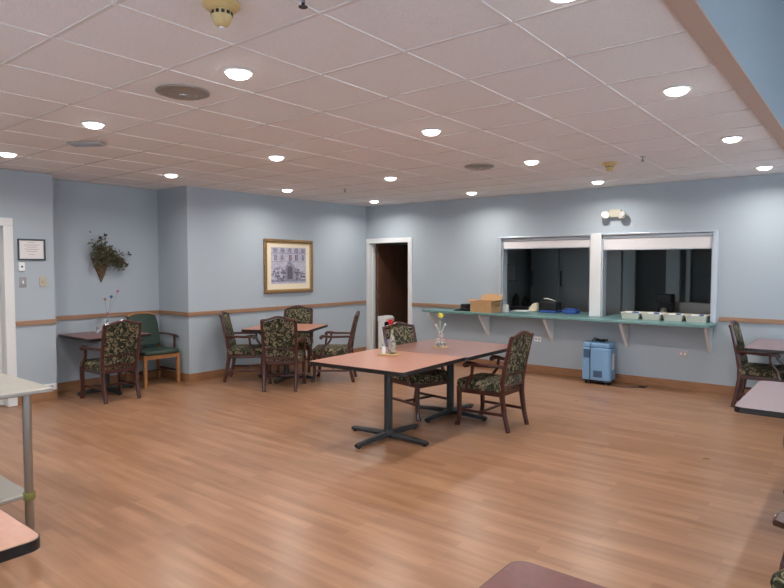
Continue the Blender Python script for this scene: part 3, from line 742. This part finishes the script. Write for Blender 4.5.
for i, (x, y, s, lab) in enumerate(((-2.193, 1.60, 1.0, 'yellowed smoke detector at the top edge of the photo'), (-2.264, 6.584, 1.0, 'yellowed smoke detector on the ceiling near the kitchen wall'))):
    t = thing('smoke_detector', lab, 'smoke detector', (x, y, H), 0, 'yellowed smoke detectors')
    bm = new(); lathe(bm, [(.078, 0), (.078, -.012), (.062, -.026), (.05, -.03)], n=28); obj('base', bm, 'yellowed', t)
    bm = new(); lathe(bm, [(.044, -.030), (.044, -.050), (.040, -.065), (.028, -.088), (.012, -.094)], n=28); obj('body', bm, 'yellowed', t)
    bm = new()
    for k in range(12):
        a = 2*math.pi*k/12; box(bm, -.007, .007, .040, .0455, -.050, -.036, M4=Matrix.Rotation(a, 4, 'Z'))
    obj('slots', bm, 'dark', t)
    bm = new(); lathe(bm, [(.010, -.094), (.010, -.100), (.004, -.102)], n=12); obj('indicator', bm, 'whitep', t)
for i, (x, y, lab) in enumerate(((-5.99, 6.439, 'tiny dark sprinkler head above the framed picture'), (-1.881, 6.432, 'tiny dark sprinkler head right of the far smoke detector'), (-1.872, 1.765, 'dark sprinkler head at the top edge of the photo'))):
    t = thing('sprinkler_head', lab, 'sprinkler', (x, y, H+.004), 0, 'ceiling sprinklers')
    bm = new(); lathe(bm, [(.028, 0), (.026, -.006), (.010, -.008), (.008, -.03)], n=16); obj('escutcheon', bm, 'greyp', t)
    bm = new(); lathe(bm, [(.008, -.030), (.007, -.042), (.020, -.045), (.018, -.048)], n=16); obj('deflector', bm, 'dark', t)

# ------------------------------------------------------------------ blue oxygen machine
t = thing('oxygen_concentrator', 'light blue wheeled oxygen machine on the floor under the shelf', 'medical device', (-2.985, 8.37, 0), R(3))
bm = new(); prism(bm, rrect(0, 0, .195, .155, .05), .055, .50); rr = rrect(0, 0, .195, .155, .05)
obj('body', bm, 'blue', t, bevel=.012)
bm = new(); prism(bm, rrect(0, 0, .187, .148, .05), .50, .575); obj('top_cover', bm, 'blue', t, bevel=.022, seg=3)
bm = new(); prism(bm, rrect(0, 0, .185, .145, .045), .035, .055); b = obj('base_plate', bm, 'dark', t)
for sx in (-1, 1):
    for sy in (-1, 1):
        bm = new(); lathe(bm, [(.006, -.012), (.019, -.012), (.019, .012), (.006, .012)], (sx*.145, sy*.10, .019), 14, M4=Matrix.Rotation(R(90), 4, 'Y')); obj('caster', bm, 'dark', t)
for nm, (x0, x1, z0, z1) in (('upper_grille', (-.165, -.075, .36, .48)), ('lower_grille', (-.03, .09, .10, .19))):
    bm = new(); box(bm, x0, x1, -.158, -.150, z0, z1)
    k = z0+.008
    while k < z1-.006: box(bm, x0+.004, x1-.004, -.161, -.156, k, k+.005); k += .013
    obj(nm, bm, 'blued', t)
bm = new(); box(bm, .190, .1975, -.06, .035, .20, .42); o = obj('label_sheet', bm, 'paper', t); o['label'] = 'white paper label'
bm = new()
for k in range(3):
    tube(bm, [(.0+(.06+.006*k)*math.cos(a*.5)+.02*k, -.01+(.045+.006*k)*math.sin(a*.5), .584+.010*k+.012*math.sin(a*.9+k)) for a in range(13)], .007, 6)
tube(bm, [(-.09, .0, .585), (-.05, -.06, .63), (.01, -.05, .60), (.07, -.02, .61), (.11, .02, .59)], .009, 6)
obj('tubing', bm, 'dark', t)
bm = new(); tube(bm, [(-.06, -.08, .585), (-.072, -.168, .56), (-.074, -.172, .3), (-.072, -.168, .06), (-.06, -.18, .008)], .005, 6); obj('hanging_tube', bm, 'dark', t)
bm = new(); tube(bm, [(.10, -.13, .05), (.16, -.17, .007), (.25, -.14, .006), (.36, -.16, .006), (.48, -.09, .006), (.60, .02, .006), (.62, .10, .006)], .005, 6)
box(bm, .54, .62, -.03, .01, .0, .022); obj('power_cord', bm, 'dark', t)

# ------------------------------------------------------------------ bin in the doorway
t = thing('waste_bin', 'narrow white waste bin with a dark side standing in the doorway', 'bin', (-7.115, 8.74, 0), 0)
bm = new(); prism(bm, rrect(0, 0, .075, .13, .012), 0, .60); obj('body', bm, 'whitep', t, bevel=.005)
bm = new(); prism(bm, [(-.08, .60), (.11, .60), (.11, .66), (.06, .70), (-.08, .70)], -.135, .135, 'y'); obj('lid', bm, 'whitep', t, bevel=.008)
bm = new(); box(bm, .0755, .082, -.125, .125, .02, .595); o = obj('side_panel', bm, 'dark', t); o['label'] = 'dark side panel'

# ------------------------------------------------------------------ items on the serving shelf
t = thing('cardboard_box', 'open brown cardboard box at left end of serving shelf', 'box', (-4.79, 8.37, .903), R(-4))
bm = new(); x0, x1, y0, y1, h = -.19, .19, -.14, .14, .17; w = .006
box(bm, x0, x1, y0, y1, 0, w); box(bm, x0, x1, y0, y0+w, w, h); box(bm, x0, x1, y1-w, y1, w, h); box(bm, x0, x0+w, y0+w, y1-w, w, h); box(bm, x1-w, x1, y0+w, y1-w, w, h)
obj('box_body', bm, 'box', t)
for nm, Mx, (a, b, c, d_) in (('flap', Matrix.Translation((0, y0, h)) @ Matrix.Rotation(R(158), 4, 'X'), (x0, x1, -.13, 0)), ('flap', Matrix.Translation((0, y1, h)) @ Matrix.Rotation(R(55), 4, 'X'), (x0, x1, 0, .13)),
                              ('flap', Matrix.Translation((x1, 0, h)) @ Matrix.Rotation(R(-12), 4, 'Y'), (0, .13, y0, y1)), ('flap', Matrix.Translation((x0, 0, h)) @ Matrix.Rotation(R(8), 4, 'Y'), (-.10, 0, y0, y1))):
    bm = new(); box(bm, a, b, c, d_, 0, .004, M4=Mx); obj(nm, bm, 'box', t)
t = thing('card_terminal', 'low black device on the shelf left of the cardboard box', 'device', (-5.20, 8.40, .903))
bm = new(); prism(bm, [(-.15, 0), (.15, 0), (.15, .025), (.02, .05), (-.12, .02)], -.09, .09, 'y'); obj('base', bm, 'dark', t, bevel=.004)
bm = new(); box(bm, -.04, .09, -.05, .08, .03, .11); obj('head', bm, 'dark', t, bevel=.008)
bm = new(); lathe(bm, [(.03, 0), (.036, .004), (.040, .14), (.042, .145)], n=18); o = tag(obj('plastic_cup', bm, 'glass'), 'clear plastic cup between black device and cardboard box', 'cup'); o.location = (-5.03, 8.52, .903)
bm = new(); prism(bm, rrect(0, 0, .045, .025, .01), 0, .12); o = tag(obj('white_carton', bm, 'paper', bevel=.004), 'small white carton at the right side of the cardboard box', 'carton'); o.location = (-4.51, 8.505, .903)
# inside the left opening
bm = new(); prism(bm, [(-.16, -.10), (.10, -.12), (.17, .03), (.06, .12), (-.12, .10)], 0, .006); prism(bm, [(-.10, -.09), (.14, -.06), (.11, .10), (-.13, .06)], .006, .013)
o = tag(obj('loose_papers', bm, 'paper'), 'white papers lying on the counter inside left opening', 'papers'); o.location = (-4.42, 8.92, .903)
bm = new(); ringsn = 14
for k in range(ringsn):
    pass
pts = [(-.09, 0), (-.07, .05), (-.02, .11), (.04, .14), (.07, .13), (.08, .05), (.07, 0)]
prism(bm, pts, -.035, .035, 'y'); o = tag(obj('paper_bag', bm, 'matb', bevel=.012), 'crumpled cream paper bag behind left opening beside papers', 'bag'); o.location = (-4.27, 9.0, .903)
t = thing('supply_bin', 'dark bin with blue base on counter inside left opening', 'bin', (-3.93, 8.92, .903))
bm = new(); box(bm, -.16, .12, -.12, .12, 0, .035); obj('tray_base', bm, 'bluec', t, bevel=.005)
bm = new(); box(bm, -.15, .11, -.11, .11, .035, .17); obj('body', bm, 'dark', t, bevel=.01)
bm = new(); sweep(bm, [(-.17, -.02, .22), (-.12, 0, .225), (-.06, .02, .205), (0, .03, .185)], [(.05, .008), (.06, .012), (.05, .012), (.03, .008)]); o = tag(obj('white_napkin', bm, 'paper'), 'white folded napkin lying on top of the dark bin', 'napkin'); o.location = (-3.88, 8.90, .903-.008)
bm = new(); box(bm, -.10, .12, -.09, .09, 0, .05); box(bm, -.08, .10, -.07, .07, .05, .075); o = tag(obj('blue_package', bm, 'bluec', bevel=.012), 'blue package on the counter beside the dark bin', 'package'); o.location = (-3.62, 8.90, .903)
# trays in the right opening
def tray():
    t = thing('serving_pan', '', 'pan', group='cream serving pans in the right opening')
    bm = new(); a, b = .13, .15
    vs = [[bm.verts.new((x, y, z)) for x, y in rrect(0, 0, hx, hy, .025, 3)] for hx, hy, z in ((a-.02, b-.02, 0), (a-.004, b, .080), (a+.004, b+.01, .086), (a+.004, b+.01, .080), (a-.008, b-.004, .080), (a-.024, b-.024, .006))]
    bm.faces.new(vs[0][::-1]); bm.faces.new(vs[-1])
    for p, q in zip(vs, vs[1:]):
        n = len(p)
        for k in range(n): bm.faces.new((p[k], p[(k+1) % n], q[(k+1) % n], q[k]))
    obj('pan', bm, 'pan', t)
    return t
labs = ['leftmost of the four cream serving pans in the right opening', 'second cream serving pan from the mullion in the right opening', 'third cream serving pan from the mullion in the right opening', 'rightmost of the four cream serving pans beside the window edge']
t0 = tray(); t0['label'] = labs[0]; t0.location = (-2.615, 8.62, .903)
for k in range(1, 4): dup(t0, (-2.615+.273*k, 8.62, .903), 0, labs[k])
for k in range(4):
    bm = new(); box(bm, -.085, .085, -.10, .10, 0, .006, M4=Matrix.Rotation(R(14), 4, 'X')); box(bm, -.02+.01*k, .06, -.10, .10, .006, .008, 1, M4=Matrix.Rotation(R(14), 4, 'X'))
    o = tag(obj('folded_towel', bm, ['paper', 'bluec']), 'white and blue towel lying in the %s serving pan' % ['leftmost', 'second', 'third', 'rightmost'][k], 'towel', 'towels in the serving pans'); o.location = (-2.62+.273*k, 8.62, .903+.055)

# ------------------------------------------------------------------ kitchen behind the openings
t = thing('reach_in_refrigerator', 'tall stainless three-door refrigerator at the back of the dark kitchen', 'refrigerator', (-5.12, 10.62, 0))
bm = new(); box(bm, 0, 1.70, .04, .74, .10, 2.12); obj('cabinet', bm, 'steeld', t, bevel=.006)
for k in range(3):
    bm = new(); box(bm, .01+.565*k, .56+.565*k, 0, .04, .14, 1.98); d = obj('door', bm, 'steeld', t, bevel=.008)
    bm = new(); tube(bm, [(.06+.565*k, 0, 1.25), (.06+.565*k, -.04, 1.26), (.06+.565*k, -.04, 1.52), (.06+.565*k, 0, 1.53)], .010, 8); obj('handle', bm, 'dark', d)
for sx in (.06, 1.64):
    for sy in (.1, .68):
        bm = new(); lathe(bm, [(.025, 0), (.025, .10)], (sx, sy, 0), 10); obj('leg', bm, 'dark', t)
t = thing('wall_monitor', 'black monitor on the kitchen partition seen through left opening', 'monitor', (-5.30, 9.62, 1.51), R(-58+90))
bm = new(); box(bm, .06, .36, -.025, .01, -.15, .15); obj('screen', bm, 'dark', t, bevel=.01)
bm = new(); box(bm, -.0, .1, .01, .03, -.03, .03); obj('bracket', bm, 'greyp', t)
t = thing('kitchen_shelving', 'dark shelf unit with kitchen goods behind left opening', 'shelf unit', (-5.0, 10.1, 0))
for z in (.45, .9):
    bm = new(); box(bm, -.22, .22, -.16, .16, z-.02, z); obj('shelf', bm, 'steeld', t)
for sx in (-1, 1):
    for sy in (-1, 1):
        bm = new(); lathe(bm, [(.012, 0), (.012, .92)], (sx*.2, sy*.14, 0), 8); obj('post', bm, 'steeld', t)
for k, (x, y, r_, h_) in enumerate(((-5.12, 10.05, .06, .22), (-4.97, 10.12, .05, .17), (-4.86, 10.04, .045, .13))):
    bm = new(); lathe(bm, [(r_, 0), (r_, h_*.7), (r_*.5, h_*.85), (r_*.5, h_)], n=14); o = tag(obj('dark_canister', bm, 'dark'), 'dark canister on the kitchen shelf unit, %s of three' % ['leftmost', 'middle', 'rightmost'][k], 'canister', 'canisters on the kitchen shelf unit'); o.location = (x, y, .901)
t = thing('kitchen_partition', 'pale green upright panels in the kitchen behind right opening', 'panel', (0, 10.6, 0))
for x0, x1, y0 in ((-3.40, -3.20, .02), (-2.70, -2.49, .0), (-2.42, -2.36, .1), (-2.0, -1.2, .55)):
    bm = new(); box(bm, x0, x1, y0, y0+.08, 0 if x0 < -3 else (1.04 if x0 < -2.1 else 0), 2.4); obj('panel', bm, 'kpost', t)
t = thing('steel_counter', 'stainless counter with backsplash in kitchen seen through right opening', 'counter', (-2.25, 10.35, 0))
bm = new(); box(bm, -.55, .75, -.30, .30, .74, .78); obj('worktop', bm, 'steel', t, bevel=.004)
bm = new(); box(bm, -.55, .75, .21, .24, .78, 1.04); obj('backsplash', bm, 'steel', t, bevel=.004)
bm = new(); box(bm, -.53, .73, -.28, .28, .12, .74); obj('cabinet', bm, 'steeld', t)
bm = new(); box(bm, -.50, .70, -.24, .24, 0, .12); obj('plinth', bm, 'dark', t)
t = thing('coffee_machine', 'small dark machine with a pale jug on kitchen counter', 'coffee machine', (-2.62, 10.25, .78))
bm = new(); box(bm, -.10, .12, .0, .12, 0, .40); box(bm, -.10, .12, -.12, 0, .26, .40); box(bm, -.10, .12, -.12, 0, 0, .03); obj('body', bm, 'dark', t, bevel=.01)
bm = new(); lathe(bm, [(.05, .03), (.06, .05), (.055, .14), (.035, .18)], (0, -.06, 0), 16); obj('jug', bm, 'pan', t)

# ------------------------------------------------------------------ light
w = bpy.data.worlds.new('World'); bpy.context.scene.world = w; w.use_nodes = True
bg = w.node_tree.nodes['Background']; bg.inputs['Color'].default_value = (.80, .89, 1, 1); bg.inputs['Strength'].default_value = 5.4
def portal(loc, rot, sx, sy):
    l = bpy.data.lights.new('window_portal', 'AREA'); l.shape = 'RECTANGLE'; l.size = sx; l.size_y = sy; l.cycles.is_portal = True
    o = bpy.data.objects.new('window_portal', l); C.objects.link(o); o.location = loc; o.rotation_euler = rot
for a, b in wy: portal((XR+.16, (a+b)/2, 1.56), (0, R(90), 0), 2.12, b-a)
for a, b in wx: portal(((a+b)/2, YB-.16, 1.56), (R(90), 0, 0), b-a, 2.12)

cam = bpy.data.cameras.new('Camera'); cam.sensor_width = 36; cam.lens = 608.0/784*36; cam.clip_start = .05
co = bpy.data.objects.new('Camera', cam); C.objects.link(co); co.location = (0, 0, 1.62)
co.rotation_euler = (math.pi/2-.0456, 0, .6726)
S = bpy.context.scene; S.camera = co
S.view_settings.view_transform = 'Standard'; S.view_settings.look = 'None'; S.view_settings.gamma = 1; S.view_settings.use_curve_mapping = False
S.view_settings.exposure = 0.0
S.cycles.max_bounces = 8; S.cycles.diffuse_bounces = 5
